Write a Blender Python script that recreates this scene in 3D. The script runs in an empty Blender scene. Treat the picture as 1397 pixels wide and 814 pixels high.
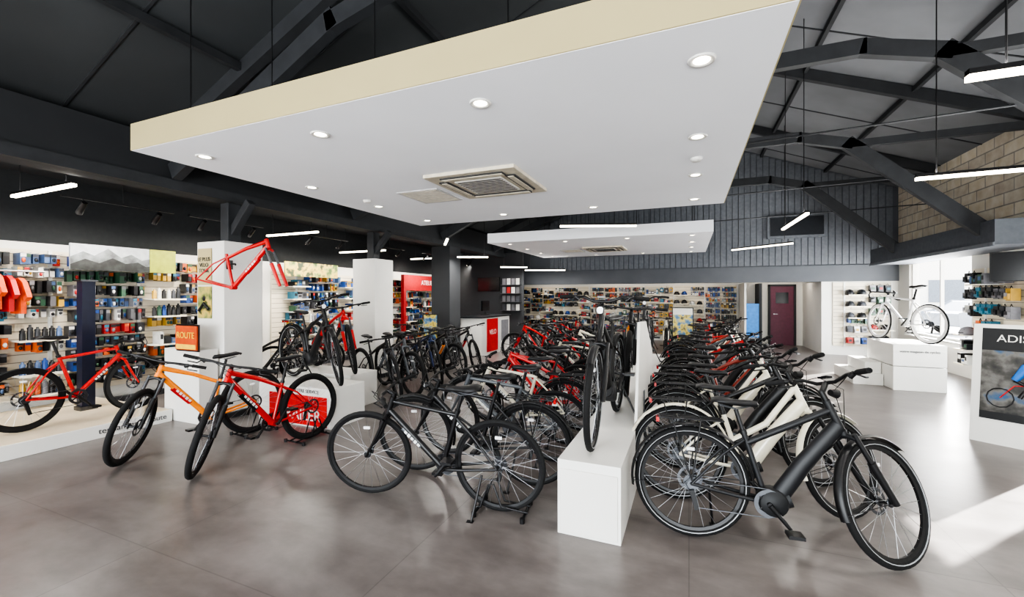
import bpy, math, random
from mathutils import Vector, Matrix
V=Vector
random.seed(7)
scene=bpy.context.scene
COL=scene.collection
try:
    scene.view_settings.view_transform='AgX'
    scene.view_settings.look='AgX - High Contrast'
    scene.view_settings.exposure=0.1
except Exception as e: print(e)

# ------------------------------------------------------------ materials
def lin(c):
    return tuple(((x/255)/12.92 if x/255<=0.04045 else (((x/255)+0.055)/1.055)**2.4) for x in c)
MC={}
def mat(name,rgb=(128,128,128),rough=.5,metal=0,var=.12,scale=14,emit=0,bump=0,coat=0):
    if name in MC: return MC[name]
    m=bpy.data.materials.new(name); m.use_nodes=True
    nt=m.node_tree; b=nt.nodes['Principled BSDF']
    c=lin(rgb)
    tc=nt.nodes.new('ShaderNodeTexCoord'); nz=nt.nodes.new('ShaderNodeTexNoise')
    nz.inputs['Scale'].default_value=scale; nz.inputs['Detail'].default_value=3
    nt.links.new(tc.outputs['Object'],nz.inputs['Vector'])
    r=nt.nodes.new('ShaderNodeValToRGB')
    r.color_ramp.elements[0].position=.3; r.color_ramp.elements[1].position=.7
    r.color_ramp.elements[0].color=tuple(x*(1-var) for x in c)+(1,)
    r.color_ramp.elements[1].color=tuple(min(1,x*(1+var)) for x in c)+(1,)
    nt.links.new(nz.outputs['Fac'],r.inputs['Fac'])
    nt.links.new(r.outputs['Color'],b.inputs['Base Color'])
    b.inputs['Roughness'].default_value=rough; b.inputs['Metallic'].default_value=metal
    if coat: b.inputs['Coat Weight'].default_value=coat
    if emit:
        b.inputs['Emission Color'].default_value=c+(1,); b.inputs['Emission Strength'].default_value=emit
    if bump:
        bp=nt.nodes.new('ShaderNodeBump'); bp.inputs['Strength'].default_value=bump; bp.inputs['Distance'].default_value=.01
        nt.links.new(nz.outputs['Fac'],bp.inputs['Height']); nt.links.new(bp.outputs['Normal'],b.inputs['Normal'])
    MC[name]=m; return m

def floor_mat():
    m=bpy.data.materials.new('mottled_tile_floor'); m.use_nodes=True
    nt=m.node_tree; b=nt.nodes['Principled BSDF']; N=nt.nodes.new; L=nt.links.new
    tc=N('ShaderNodeTexCoord')
    mp=N('ShaderNodeMapping'); mp.inputs['Scale'].default_value=(.8,1.7,1); mp.inputs['Rotation'].default_value=(0,0,.5)
    L(tc.outputs['Object'],mp.inputs['Vector'])
    n1=N('ShaderNodeTexNoise'); n1.inputs['Scale'].default_value=1.3; n1.inputs['Detail'].default_value=9; n1.inputs['Roughness'].default_value=.62; n1.inputs['Distortion'].default_value=.2
    n2=N('ShaderNodeTexNoise'); n2.inputs['Scale'].default_value=9; n2.inputs['Detail'].default_value=7
    L(mp.outputs['Vector'],n1.inputs['Vector']); L(tc.outputs['Object'],n2.inputs['Vector'])
    ma=N('ShaderNodeMapRange'); ma.interpolation_type='SMOOTHSTEP'; ma.inputs['From Min'].default_value=.26; ma.inputs['From Max'].default_value=.74
    L(n1.outputs['Fac'],ma.inputs['Value'])
    r=N('ShaderNodeMix'); r.data_type='RGBA'; r.inputs['A'].default_value=lin((80,73,70))+(1,); r.inputs['B'].default_value=lin((128,122,119))+(1,)
    ad=N('ShaderNodeMath'); ad.operation='MULTIPLY_ADD'; ad.inputs[1].default_value=.35
    L(n2.outputs['Fac'],ad.inputs[0])
    mu=N('ShaderNodeMath'); mu.operation='MULTIPLY'; mu.inputs[1].default_value=.7
    L(ma.outputs['Result'],mu.inputs[0]); L(mu.outputs[0],ad.inputs[2]); L(ad.outputs[0],r.inputs['Factor'])
    br=N('ShaderNodeTexBrick'); br.inputs['Scale'].default_value=1; br.inputs['Brick Width'].default_value=1.6; br.inputs['Row Height'].default_value=1.6
    br.inputs['Mortar Size'].default_value=.004; br.offset=0
    br.inputs['Color1'].default_value=(1,1,1,1); br.inputs['Color2'].default_value=(.92,.92,.92,1); br.inputs['Mortar'].default_value=(.7,.7,.7,1)
    L(tc.outputs['Object'],br.inputs['Vector'])
    mx=N('ShaderNodeMix'); mx.data_type='RGBA'; mx.blend_type='MULTIPLY'; mx.inputs['Factor'].default_value=1
    L(r.outputs['Result'],mx.inputs['A']); L(br.outputs['Color'],mx.inputs['B']); L(mx.outputs['Result'],b.inputs['Base Color'])
    rr=N('ShaderNodeMapRange'); rr.inputs['To Min'].default_value=.24; rr.inputs['To Max'].default_value=.38
    L(n1.outputs['Fac'],rr.inputs['Value']); L(rr.outputs['Result'],b.inputs['Roughness'])
    return m
def brick_mat():
    m=bpy.data.materials.new('concrete_block'); m.use_nodes=True
    nt=m.node_tree; b=nt.nodes['Principled BSDF']; N=nt.nodes.new; L=nt.links.new
    tc=N('ShaderNodeTexCoord'); sp=N('ShaderNodeSeparateXYZ'); cb=N('ShaderNodeCombineXYZ')
    L(tc.outputs['Object'],sp.inputs[0]); L(sp.outputs['Y'],cb.inputs['X']); L(sp.outputs['Z'],cb.inputs['Y'])
    br=N('ShaderNodeTexBrick'); br.inputs['Scale'].default_value=1; br.inputs['Brick Width'].default_value=.5; br.inputs['Row Height'].default_value=.21
    br.inputs['Mortar Size'].default_value=.012
    br.inputs['Color1'].default_value=lin((222,212,192))+(1,); br.inputs['Color2'].default_value=lin((200,190,174))+(1,); br.inputs['Mortar'].default_value=lin((160,154,144))+(1,)
    L(cb.outputs[0],br.inputs['Vector'])
    nz=N('ShaderNodeTexNoise'); nz.inputs['Scale'].default_value=5; nz.inputs['Detail'].default_value=8; L(tc.outputs['Object'],nz.inputs['Vector'])
    mx=N('ShaderNodeMix'); mx.data_type='RGBA'; mx.blend_type='OVERLAY'; mx.inputs['Factor'].default_value=.5
    L(br.outputs['Color'],mx.inputs['A']); L(nz.outputs['Fac'],mx.inputs['B'])
    L(mx.outputs['Result'],b.inputs['Base Color']); b.inputs['Roughness'].default_value=.9
    bp=N('ShaderNodeBump'); bp.inputs['Strength'].default_value=.5; bp.inputs['Distance'].default_value=.02; L(br.outputs['Fac'],bp.inputs['Height']); bp.invert=True
    L(bp.outputs['Normal'],b.inputs['Normal'])
    return m
def photo_mat(name,cols,scale=3,ax='Z'):
    m=bpy.data.materials.new(name); m.use_nodes=True
    nt=m.node_tree; b=nt.nodes['Principled BSDF']; N=nt.nodes.new; L=nt.links.new
    tc=N('ShaderNodeTexCoord'); nz=N('ShaderNodeTexNoise'); nz.inputs['Scale'].default_value=scale; nz.inputs['Detail'].default_value=8
    L(tc.outputs['Object'],nz.inputs['Vector'])
    r=N('ShaderNodeValToRGB'); e=r.color_ramp.elements
    e[0].position=.36; e[1].position=.64; e[0].color=lin(cols[0])+(1,); e[1].color=lin(cols[-1])+(1,)
    for i,c in enumerate(cols[1:-1]):
        x=e.new(.36+.28*(i+1)/(len(cols)-1)); x.color=lin(c)+(1,)
    L(nz.outputs['Fac'],r.inputs['Fac']); L(r.outputs['Color'],b.inputs['Base Color']); b.inputs['Roughness'].default_value=.4
    return m

M_black=mat('satin_black',(18,18,20),.42)
M_matte=mat('matte_black_paint',(26,27,29),.6)
M_rubber=mat('tyre_rubber',(14,14,15),.85,bump=.2,scale=60)
M_stripe=mat('reflective_sidewall',(150,152,154),.5)
M_alu=mat('brushed_aluminium',(190,192,196),.3,1)
M_steel=mat('dark_steel',(100,102,106),.35,1)
M_white=mat('white_laminate',(218,217,212),.4,var=.03,scale=3)
M_wallw=mat('white_wall_paint',(214,212,206),.7,var=.03,scale=2)
M_dark=mat('charcoal_paint',(52,54,57),.8,var=.08,scale=2)
M_gable=mat('charcoal_gable_paint',(86,89,94),.8,var=.08,scale=2)
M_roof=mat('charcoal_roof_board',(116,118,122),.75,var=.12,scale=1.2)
M_beam=mat('charcoal_timber',(50,52,55),.7,var=.15,scale=6)
M_red=mat('red_print',(196,28,32),.4)
M_glassl=mat('led_diffuser',(255,244,222),.4,emit=7,var=0)
M_down=mat('downlight_lens',(255,240,215),.4,emit=14,var=0)
M_cream=mat('cream_edge_paint',(174,162,122),.7,var=.03,scale=2)
M_panel=mat('white_ceiling_board',(243,245,249),.75,var=.015,scale=1.5)
M_screen=mat('dark_screen',(14,16,20),.15)
M_lens=mat('lamp_lens',(235,235,235),.1)
M_tail=mat('tail_light',(170,10,10),.2)
M_saddle=mat('saddle_vinyl',(18,18,20),.5)
M_decal=mat('decal_white',(214,214,212),.4)

# ------------------------------------------------------------ mesh builder
class MB:
    def __init__(s): s.v=[];s.f=[];s.m=[];s.s=[];s.mats=[];s.M=Matrix.Identity(4)
    def add(s,vs,fs,mt,smooth=False):
        if mt not in s.mats: s.mats.append(mt)
        k=s.mats.index(mt); o=len(s.v)
        s.v.extend([(s.M@V(v))[:] for v in vs])
        for f in fs:
            s.f.append([i+o for i in f]); s.m.append(k); s.s.append(smooth)
    def tube(s,pts,r,mt,n=8,closed=False,flat=(1,1),smooth=True):
        pts=[V(p) for p in pts]; N=len(pts)
        rs=r if isinstance(r,(list,tuple)) else [r]*N
        vs=[];fs=[];prev=None
        for i,p in enumerate(pts):
            if closed: t=pts[(i+1)%N]-pts[i-1]
            else: t=pts[min(i+1,N-1)]-pts[max(i-1,0)]
            t=t.normalized()
            if prev is None:
                a=V((0,1,0)) if abs(t.y)<.9 else V((0,0,1))
            else: a=prev
            nrm=(a-t*a.dot(t)).normalized(); prev=nrm; bn=t.cross(nrm)
            for k in range(n):
                an=2*math.pi*k/n
                vs.append(p+nrm*(math.cos(an)*rs[i]*flat[0])+bn*(math.sin(an)*rs[i]*flat[1]))
        for i in range(N if closed else N-1):
            j=(i+1)%N
            for k in range(n):
                fs.append([i*n+k,i*n+(k+1)%n,j*n+(k+1)%n,j*n+k])
        s.add(vs,fs,mt,smooth)
        if not closed:
            s.add(vs[:n],[list(range(n))[::-1]],mt); s.add(vs[-n:],[list(range(n))],mt)
    def box(s,c,sz,mt,R=None):
        c=V(c);hx,hy,hz=sz[0]/2,sz[1]/2,sz[2]/2
        vs=[V((x,y,z)) for x in(-hx,hx) for y in(-hy,hy) for z in(-hz,hz)]
        if R is not None: vs=[R@v for v in vs]
        vs=[v+c for v in vs]
        s.add(vs,[[0,1,3,2],[4,6,7,5],[0,4,5,1],[2,3,7,6],[0,2,6,4],[1,5,7,3]],mt)
    def bb(s,x0,x1,y0,y1,z0,z1,mt): s.box(((x0+x1)/2,(y0+y1)/2,(z0+z1)/2),(abs(x1-x0),abs(y1-y0),abs(z1-z0)),mt)
    def beam(s,p0,p1,w,h,mt,up=(0,0,1)):
        p0=V(p0);p1=V(p1);d=p1-p0;t=d.normalized();u=V(up)
        if abs(t.dot(u))>.98:u=V((1,0,0))
        sd=t.cross(u).normalized();u=sd.cross(t)
        R=Matrix((t,sd,u)).transposed()
        s.box((p0+p1)/2,(d.length,w,h),mt,R)
    def lathe(s,prof,c,mt,seg=32,closed=True,smooth=True,axis='Y',a0=0,a1=2*math.pi):
        full=abs(a1-a0-2*math.pi)<1e-4
        vs=[];n=len(prof);K=seg if full else seg+1
        for i in range(K):
            a=a0+(a1-a0)*i/seg
            for (r,h) in prof:
                if axis=='Y': vs.append(V(c)+V((math.cos(a)*r,h,math.sin(a)*r)))
                else: vs.append(V(c)+V((math.cos(a)*r,math.sin(a)*r,h)))
        fs=[]
        for i in range(seg):
            j=(i+1)%K
            for k in range(n if closed else n-1):
                l=(k+1)%n
                fs.append([i*n+k,i*n+l,j*n+l,j*n+k])
        s.add(vs,fs,mt,smooth)
    def ell(s,c,r,mt,seg=12,rings=7,zmin=-1):
        c=V(c);vs=[];fs=[]
        a0=math.asin(zmin)
        for i in range(rings+1):
            a=a0+(math.pi/2-a0)*i/rings
            for k in range(seg):
                b=2*math.pi*k/seg
                vs.append(c+V((r[0]*math.cos(a)*math.cos(b),r[1]*math.cos(a)*math.sin(b),r[2]*math.sin(a))))
        for i in range(rings):
            for k in range(seg): fs.append([i*seg+k,i*seg+(k+1)%seg,(i+1)*seg+(k+1)%seg,(i+1)*seg+k])
        fs.append([k for k in range(seg)][::-1])
        s.add(vs,fs,mt,True)
    def mesh(s,name):
        me=bpy.data.meshes.new(name); me.from_pydata(s.v,[],s.f)
        for m in s.mats: me.materials.append(m)
        me.polygons.foreach_set('material_index',s.m); me.polygons.foreach_set('use_smooth',s.s); me.update(); return me
    def obj(s,name,loc=(0,0,0),rotz=0,bevel=0):
        o=bpy.data.objects.new(name,s.mesh(name)); COL.objects.link(o); o.location=loc; o.rotation_euler=(0,0,math.radians(rotz))
        if bevel:
            b=o.modifiers.new('bevel','BEVEL'); b.width=bevel; b.segments=2; b.limit_method='ANGLE'
        return o
def text(parent,body,size,loc,rot,mt,name='lettering'):
    c=bpy.data.curves.new(name,'FONT'); c.body=body; c.size=size; c.extrude=.002; c.align_x='CENTER'; c.align_y='CENTER'
    c.materials.append(mt)
    o=bpy.data.objects.new(name,c); COL.objects.link(o); o.parent=parent
    o.location=loc; o.rotation_euler=[math.radians(a) for a in rot]; return o

# ------------------------------------------------------------ bicycle
def wheel(b,c,R,tw,rim,rotor=True,cass=False,deep=False,stripe=False):
    c=V(c)
    b.lathe([(R-tw+math.cos(2*math.pi*k/8)*tw,math.sin(2*math.pi*k/8)*tw*.95) for k in range(8)],c,M_rubber,44)
    if stripe:
        for sg in(-1,1):
            y=sg*tw*.93; b.lathe([(R-tw*1.35,y),(R-tw*1.15,y+sg*.0015),(R-tw*1.15,y-sg*.004),(R-tw*1.35,y-sg*.004)],c,M_stripe,44,smooth=False)
    ro=R-2*tw+.006; ri=ro-(.045 if deep else .02)
    b.lathe([(ro,-.012),(ro,.012),(ri,.008),(ri,-.008)],c,rim,44,smooth=False)
    b.tube([c+V((0,-.06,0)),c+V((0,.06,0))],.012,M_black,8)
    for y in(-.03,.03): b.lathe([(.008,y-.003),(.028,y-.003),(.028,y+.003),(.008,y+.003)],c,M_steel,14)
    n=24
    for i in range(n):
        a=2*math.pi*i/n; y=.03 if i%2 else -.03; tw_=.5 if (i//2)%2 else -.5
        p0=c+V((math.cos(a+tw_)*.027,y,math.sin(a+tw_)*.027)); p1=c+V((math.cos(a)*ri,0,math.sin(a)*ri))
        b.tube([p0,p1],.0015,M_alu,3)
    if rotor:
        b.lathe([(.062,.045),(.08,.045),(.08,.048),(.062,.048)],c,M_steel,20,smooth=False)
        for i in range(5):
            a=i*1.256; b.tube([c+V((0.012,.046,0)),c+V((math.cos(a)*.064,.046,math.sin(a)*.064))],.004,M_black,4)
    b.box(c+V((0,0,ri*.7)),(.05,.012,.02),M_lens)
    if cass:
        for k in range(5):
            r=.05-.006*k; y=-.035-.006*k
            b.lathe([(.012,y),(r,y),(r,y-.003),(.012,y-.003)],c,M_steel,18,smooth=False)
def fender(b,c,R,a0,a1,mt,w=.028):
    prof=[(R+.012,-w),(R+.022,-w*.6),(R+.027,0),(R+.022,w*.6),(R+.012,w),(R+.010,w),(R+.020,w*.6),(R+.024,0),(R+.020,-w*.6),(R+.010,-w)]
    b.lathe(prof,c,mt,22,a0=math.radians(a0),a1=math.radians(a1))
BC={}
def bike(kind,fr,ac=None,steer=0,forkc=None,rim=None,frame_only=False,saddle=None,fend=True):
    key=(kind,fr.name,ac.name if ac else '',steer,rim.name if rim else '',frame_only,fend)
    if key in BC: return BC[key]
    b=MB(); ac=ac or fr; forkc=forkc or fr; rim=rim or M_black; saddle=saddle or M_saddle
    D=dict(city=(.350,.018,1.08,.385,.13,.30),ebike=(.360,.0235,1.10,.45,.20,.32),elow=(.360,.0235,1.12,.45,.22,.32),
           mtb=(.362,.028,1.12,.49,.10,.36),road=(.340,.0135,1.0,.385,.14,.21))[kind]
    R,tw,WB,L1,HL,BW=D
    rh=V((-WB/2,0,R)); fh=V((WB/2,0,R)); an=math.radians({'road':72,'ebike':66,'elow':66}.get(kind,68))
    u=V((-math.cos(an),0,math.sin(an))); pp=V((math.sin(an),0,math.cos(an)))
    A0=fh-pp*.045; hb=A0+u*L1; ht=hb+u*HL
    B=V((-WB/2+(.45 if kind!='road' else .42),0,.29)); sd=V((-.29,0,.957))
    sl={'city':.47,'road':.50,'ebike':.44,'elow':.42,'mtb':.42}[kind]
    sc=B+sd*sl
    b.tube([hb-u*.01,ht+u*.01],.024 if kind!='road' else .02,fr,12)
    e=kind in('ebike','elow')
    if e:
        b.tube([hb+u*.05,(hb+u*.05)*.5+B*.5+V((0,0,-.01)),B+V((.06,0,.02))],[.042,.047,.05],fr,14,flat=(.8,1.1))
        b.tube([(hb*.8+B*.2)+V((.01,0,.03)),(hb*.25+B*.75)+V((.01,0,.025))],.034,ac,12,flat=(.9,1))
        b.lathe([(.001,-.065),(.075,-.062),(.085,-.045),(.085,.045),(.075,.062),(.001,.065)],B+V((.03,0,.0)),M_matte,20,closed=False)
        b.tube([B+V((.03,0,-.01)),B+V((.13,0,.03))],.06,M_matte,12,flat=(.8,.9))
    else:
        b.tube([hb+u*.025,B],.023 if kind!='mtb' else .029,fr,12)
        b.tube([hb*.72+B*.28,hb*.38+B*.62],.0235 if kind!='mtb' else .0295,ac,12)
    dr=.0305 if kind=='mtb' else .0245
    if not e:
        for k in range(5):
            t0=.33+k*.058; p0=hb*(1-t0)+B*t0; p1=hb*(1-t0-.04)+B*(t0+.04)
            for y in(-1,1):
                off=V((0,y*dr,0)); hh=.026 if k%2 else .02
                b.beam(p0+off,p1+off,.0015,hh,M_decal)
    if kind=='elow':
        m=B+sd*.2; b.tube([ht-u*.05,(ht+m)*.5+V((.03,0,-.09)),m],.022,fr,10)
    elif kind=='ebike': b.tube([ht-u*.05,sc-sd*.07],.021,fr,10)
    elif kind=='mtb': b.tube([ht-u*.02,sc*.5+ht*.5+V((0,0,-.02)),sc-sd*.05],[.026,.022,.018],fr,10)
    else: b.tube([ht-u*.03,sc-sd*.03],.017,fr,10)
    b.tube([B,sc],.018,fr,10)
    b.tube([B+V((0,-.04,0)),B+V((0,.04,0))],.026,fr,12)
    for y in(-1,1):
        b.tube([B+V((-.02,y*.032,0)),B*.6+rh*.4+V((0,y*.05,-.005)),rh+V((0,y*.066,0))],[.014,.012,.010],fr,8)
        b.tube([sc+V((0,y*.016,-.05 if kind!='road' else -.07)),sc*.6+rh*.4+V((0,y*.052,0)),rh+V((0,y*.066,0))],[.010,.009,.009],fr,8)
    b.M=Matrix.Translation(A0)@Matrix.Rotation(math.radians(steer),4,u)@Matrix.Translation(-A0)
    cr=hb-u*.02
    hw=.062
    b.tube([cr+V((0,-hw,0))-u*.02,cr+V((0,-.02,0)),cr+V((0,.02,0)),cr+V((0,hw,0))-u*.02],.017,forkc,8)
    for y in(-1,1):
        top=cr+V((0,y*hw,0))-u*.02; bot=fh+V((0,y*hw,0))
        if kind in('mtb','ebike','elow'):
            md=top*.55+bot*.45
            b.tube([top+u*.03,md],.0155,M_steel if kind=='mtb' else M_black,10)
            b.tube([top*.62+bot*.38,bot-V((0,0,.01))],[.023,.019],forkc if kind=='mtb' else M_black,10)
        else: b.tube([top,top*.5+bot*.5-pp*.006,bot],[.016,.013,.009],forkc,8)
    if frame_only:
        b.M=Matrix.Identity(4); me=b.mesh(kind); BC[key]=me; return me
    wheel(b,fh,R,tw,rim,rotor=kind!='city',deep=kind=='road',stripe=e)
    sp=ht+u*(.06 if e else .03); b.tube([ht,sp+u*.015],.018,M_black,10)
    if kind=='road':
        cl=sp+pp*.09
        b.tube([sp,cl],.014,M_black,8)
        for y in(-1,1):
            b.tube([cl,cl+V((0,y*.17,0)),cl+V((.03,y*.20,0)),cl+V((.085,y*.205,-.01)),cl+V((.105,y*.205,-.05)),cl+V((.075,y*.21,-.11)),cl+V((.0,y*.215,-.13)),cl+V((-.05,y*.215,-.125))],.0125,M_black,8)
            b.tube([cl+V((.06,y*.205,.0)),cl+V((.12,y*.205,.04))],[.016,.012],M_black,8)
            b.tube([cl+V((.12,y*.205,.03)),cl+V((.14,y*.21,-.03)),cl+V((.12,y*.21,-.08))],.005,M_steel,5)
    else:
        ri=.02 if kind!='ebike' and kind!='elow' else .08
        cl=sp+pp*.06+V((0,0,ri*.5))
        b.tube([sp,cl],.017,M_black,8)
        for y in(-1,1):
            sw=.03 if kind=='mtb' else .09
            e1=cl+V((-.01,y*BW*.45,ri*.4)); e2=cl+V((-sw*.6,y*BW*.75,ri*.4)); e3=cl+V((-sw*1.3,y*BW*1.08,ri*.3))
            b.tube([cl,cl+V((0,y*.06,0)),e1,e2,e3],.0115,M_black,8)
            b.tube([e2,e3],.0165,M_rubber,8)
            b.tube([e1*.3+e2*.7+V((.01,0,-.005)),e1*.3+e2*.7+V((.055,y*.02,-.025)),e3+V((.05,-y*.05,-.03))],.006,M_black,5)
            b.tube([e1*.3+e2*.7,e1*.3+e2*.7+V((0,-y*.03,-.02))],.018,M_black,6)
            b.tube([e1*.5+e2*.5+V((.02,0,-.01)),e1+V((.09,-y*.04,.02)),cl+V((.10,-y*.03,-.04)),hb+u*.05+V((.05,0,0))],.003,M_black,5)
        if e or (kind=='city' and fend):
            b.tube([cl+V((.02,0,-.06)),cl+V((.07,0,-.065))],[.02,.03],M_black,10)
            b.tube([cl+V((.07,0,-.065)),cl+V((.075,0,-.065))],.027,M_lens,10)
        if e: b.box(cl+V((0.0,0,.035)),(.05,.06,.012),M_screen)
    ff=e or (kind=='city' and fend)
    if ff:
        fm=ac if kind=='elow' else M_black
        fender(b,fh,R,50,195,fm)
        for y in(-1,1): b.tube([fh+V((0,y*.055,0)),fh+V((math.cos(math.radians(190))*(R+.012),y*.026,math.sin(math.radians(190))*(R+.012)))],.0025,M_black,4)
    b.M=Matrix.Identity(4)
    wheel(b,rh,R,tw,rim,rotor=kind!='city',cass=True,deep=kind=='road',stripe=e)
    if e or kind=='city':
        b.tube([(rh.x+.12,.05,R-.06),(rh.x+.16,.19,.012)],.009,M_black,6)
        b.box((rh.x+.165,.20,.012),(.05,.035,.015),M_black)
    if ff:
        fender(b,rh,R,5,190,fm)
        for y in(-1,1): b.tube([rh+V((0,y*.06,0)),rh+V((math.cos(math.radians(185))*(R+.012),y*.026,math.sin(math.radians(185))*(R+.012)))],.0025,M_black,4)
        zt=2*R+.055
        for y in(-.055,0,.055): b.tube([(rh.x-.2,y,zt),(rh.x+.2,y,zt)],.006,M_black,5)
        for x in(-.2,-.08,.06,.2): b.tube([(rh.x+x,-.055,zt),(rh.x+x,.055,zt)],.005,M_black,5)
        for y in(-1,1):
            for x in(-.12,.06): b.tube([(rh.x,y*.07,R+.02),(rh.x+x,y*.06,zt)],.005,M_black,5)
        b.box((rh.x-.21,0,zt-.02),(.02,.08,.03),M_tail)
    y=-.055
    b.lathe([(.06,y),(.085,y),(.085,y-.004),(.06,y-.004)],B,M_steel,28,smooth=False)
    for k in range(5):
        a=k*1.256; b.tube([B+V((0,y,0)),B+V((math.cos(a)*.066,y,math.sin(a)*.066))],.007,M_black,5)
    ca=math.radians(-50)
    for sgn,yy in((1,-.085),(-1,.085)):
        ed=B+V((math.cos(ca)*.17*sgn,yy,math.sin(ca)*.17*sgn))
        b.tube([B+V((0,yy*.7,0)),B+V((0,yy,0))],.014,M_black,8)
        b.tube([B+V((0,yy,0)),ed],[.016,.011],M_black,8)
        b.tube([ed,ed+V((0,math.copysign(.03,yy),0))],.007,M_steel,5)
        b.box(ed+V((0,math.copysign(.07,yy),0)),(.085,.085,.02),M_black)
    cc=[(B.x,y,B.z+.087),(rh.x,y,R+.04),(rh.x-.04,y,R),(rh.x-.01,y,R-.06),(rh.x+.02,y,R-.16),(rh.x+.05,y,R-.15),(B.x,y,B.z-.087),(B.x+.07,y,B.z-.05),(B.x+.087,y,B.z),(B.x+.06,y,B.z+.065)]
    b.tube(cc,.004,M_steel,4,closed=True)
    b.beam((rh.x+.0,y-.01,R-.04),(rh.x+.03,y-.01,R-.16),.015,.03,M_black)
    st=sc+sd*{'mtb':.20,'road':.17,'city':.13}.get(kind,.145)
    b.tube([sc-sd*.02,st],.0145,M_black,8)
    b.tube([sc-sd*.015,sc+sd*.012],.022,M_black,10)
    w=1.2 if kind in('elow','city','ebike') else 1
    secs=[(-.15,.02,.0),(-.14,.062,.012),(-.10,.075,.014),(-.04,.062,.006),(.02,.034,.0),(.08,.022,0),(.12,.016,-.002),(.135,.006,-.01)]
    vs=[];fs=[];n=8
    for(x,hw2,z) in secs:
        for k in range(n):
            a=2*math.pi*k/n; th=.022 if abs(x)<.13 else .01
            vs.append(st+V((x,math.cos(a)*hw2*w,.045+z+math.sin(a)*th)))
    for i in range(len(secs)-1):
        for k in range(n): fs.append([i*n+k,(i+1)*n+k,(i+1)*n+(k+1)%n,i*n+(k+1)%n])
    fs.append(list(range(n))); fs.append([len(vs)-n+k for k in range(n)][::-1])
    b.add(vs,fs,saddle,True)
    for yy in(-.022,.022): b.tube([st+V((-.1,yy,.025)),st+V((0,yy,.005)),st+V((.09,yy*.5,.03))],.0035,M_steel,5)
    me=b.mesh(kind+'_bicycle'); BC[key]=me; return me
NM=dict(city='city_bicycle',ebike='electric_bicycle',elow='electric_bicycle',mtb='mountain_bicycle',road='road_bicycle')
def put(kind,x,y,z=0,head=0,lean=0,**k):
    me=bike(kind,k.pop('fr'),**k)
    o=bpy.data.objects.new(NM[kind],me); COL.objects.link(o)
    o.matrix_world=Matrix.Translation((x,y,z))@Matrix.Rotation(math.radians(head),4,'Z')@Matrix.Rotation(math.radians(lean),4,'X')
    return o
def wstand(x,y,head):
    b=MB()
    for yy in(-.05,.05):
        b.tube([(-.2,yy,.03),(-.16,yy,.03),(-.1,yy,.20),(-.06,yy,.21),(.0,yy,.05),(.2,yy,.03)],.008,M_black,6)
    b.tube([(-.18,-.14,.02),(-.18,.14,.02)],.011,M_black,6); b.tube([(.18,-.14,.02),(.18,.14,.02)],.011,M_black,6)
    for xx in(-.18,.18):
        for yy in(-.14,.14): b.tube([(xx,yy,0),(xx,yy,.035)],.018,M_black,8)
    b.obj('bicycle_floor_stand',(x,y,0),head)

P_=lambda n,c,r=.3:mat(n,c,r,coat=.5,var=.04)
F_blk=mat('paint_black',(16,16,18),.38,var=.04); F_mblk=mat('paint_matte_graphite',(22,23,26),.5)
F_wht=P_('paint_ivory',(216,210,190)); F_red=P_('paint_red',(190,12,14)); F_org=P_('paint_orange',(240,134,16))
F_gry=P_('paint_grey',(80,84,88)); F_brn=P_('paint_copper',(140,44,26)); F_blu=P_('paint_navy',(24,44,86)); F_grn=P_('paint_olive',(66,80,60))
F_pw=P_('paint_pure_white',(228,228,228)); F_slv=P_('paint_silver',(150,152,156))

# --- right row (heading +X)
put('ebike',.56,3.13,head=6,lean=-4,fr=F_mblk,ac=F_blk,steer=37)
put('elow',.48,3.68,head=8,lean=-4,fr=F_wht,ac=F_wht,steer=34)
row=[('ebike',F_blk,F_blk),('elow',F_wht,F_blk),('ebike',F_blk,F_red),('mtb',F_brn,F_blk),('ebike',F_blk,F_gry),('city',F_blk,F_red),('mtb',F_red,F_blk),('ebike',F_gry,F_blk),('ebike',F_brn,F_blk),('elow',F_wht,F_blk),('city',F_red,F_blk),('mtb',F_blk,F_org),('city',F_blk,F_blk)]
y=4.28
for i,(k,f,a) in enumerate(row):
    put(k,.50+random.uniform(-.1,.1),y,head=random.uniform(2,12),lean=-random.uniform(1,5),fr=f,ac=a,steer=[30,8,38][i%3]); y+=.55
# --- left central row (heading -X)
put('city',-1.83,2.81,head=188,lean=-5,fr=F_blk,ac=F_gry,steer=10,fend=False)
wstand(-1.28,2.90,8)
row=[('city',F_blk,F_blk,True),('city',F_gry,F_wht,False),('city',F_wht,F_gry,True),('mtb',F_red,F_blk,0),('city',F_red,F_wht,False),('mtb',F_blk,F_red,0),('city',F_blk,F_red,False),('city',F_wht,F_red,True),('mtb',F_red,F_wht,0),('city',F_blk,F_blk,0),('mtb',F_wht,F_blk,0),('mtb',F_blk,F_red,0)]
y=3.32
for i,(k,f,a,fe) in enumerate(row):
    put(k,-1.78+random.uniform(-.1,.1),y,head=186+random.uniform(-5,7),lean=random.uniform(-5,0),fr=f,ac=a,steer=[10,-12,20][i%3],fend=bool(fe)); y+=.53
# --- bikes on long plinth
put('ebike',-.63,3.58,z=.5,head=-90,fr=F_blk,ac=F_gry,steer=4)
put('mtb',-.60,5.32,z=.5,head=-92,fr=F_blk,ac=F_gry,steer=8)
put('ebike',-.63,7.05,z=.5,head=-90,fr=F_mblk,ac=F_gry,steer=4)
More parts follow.
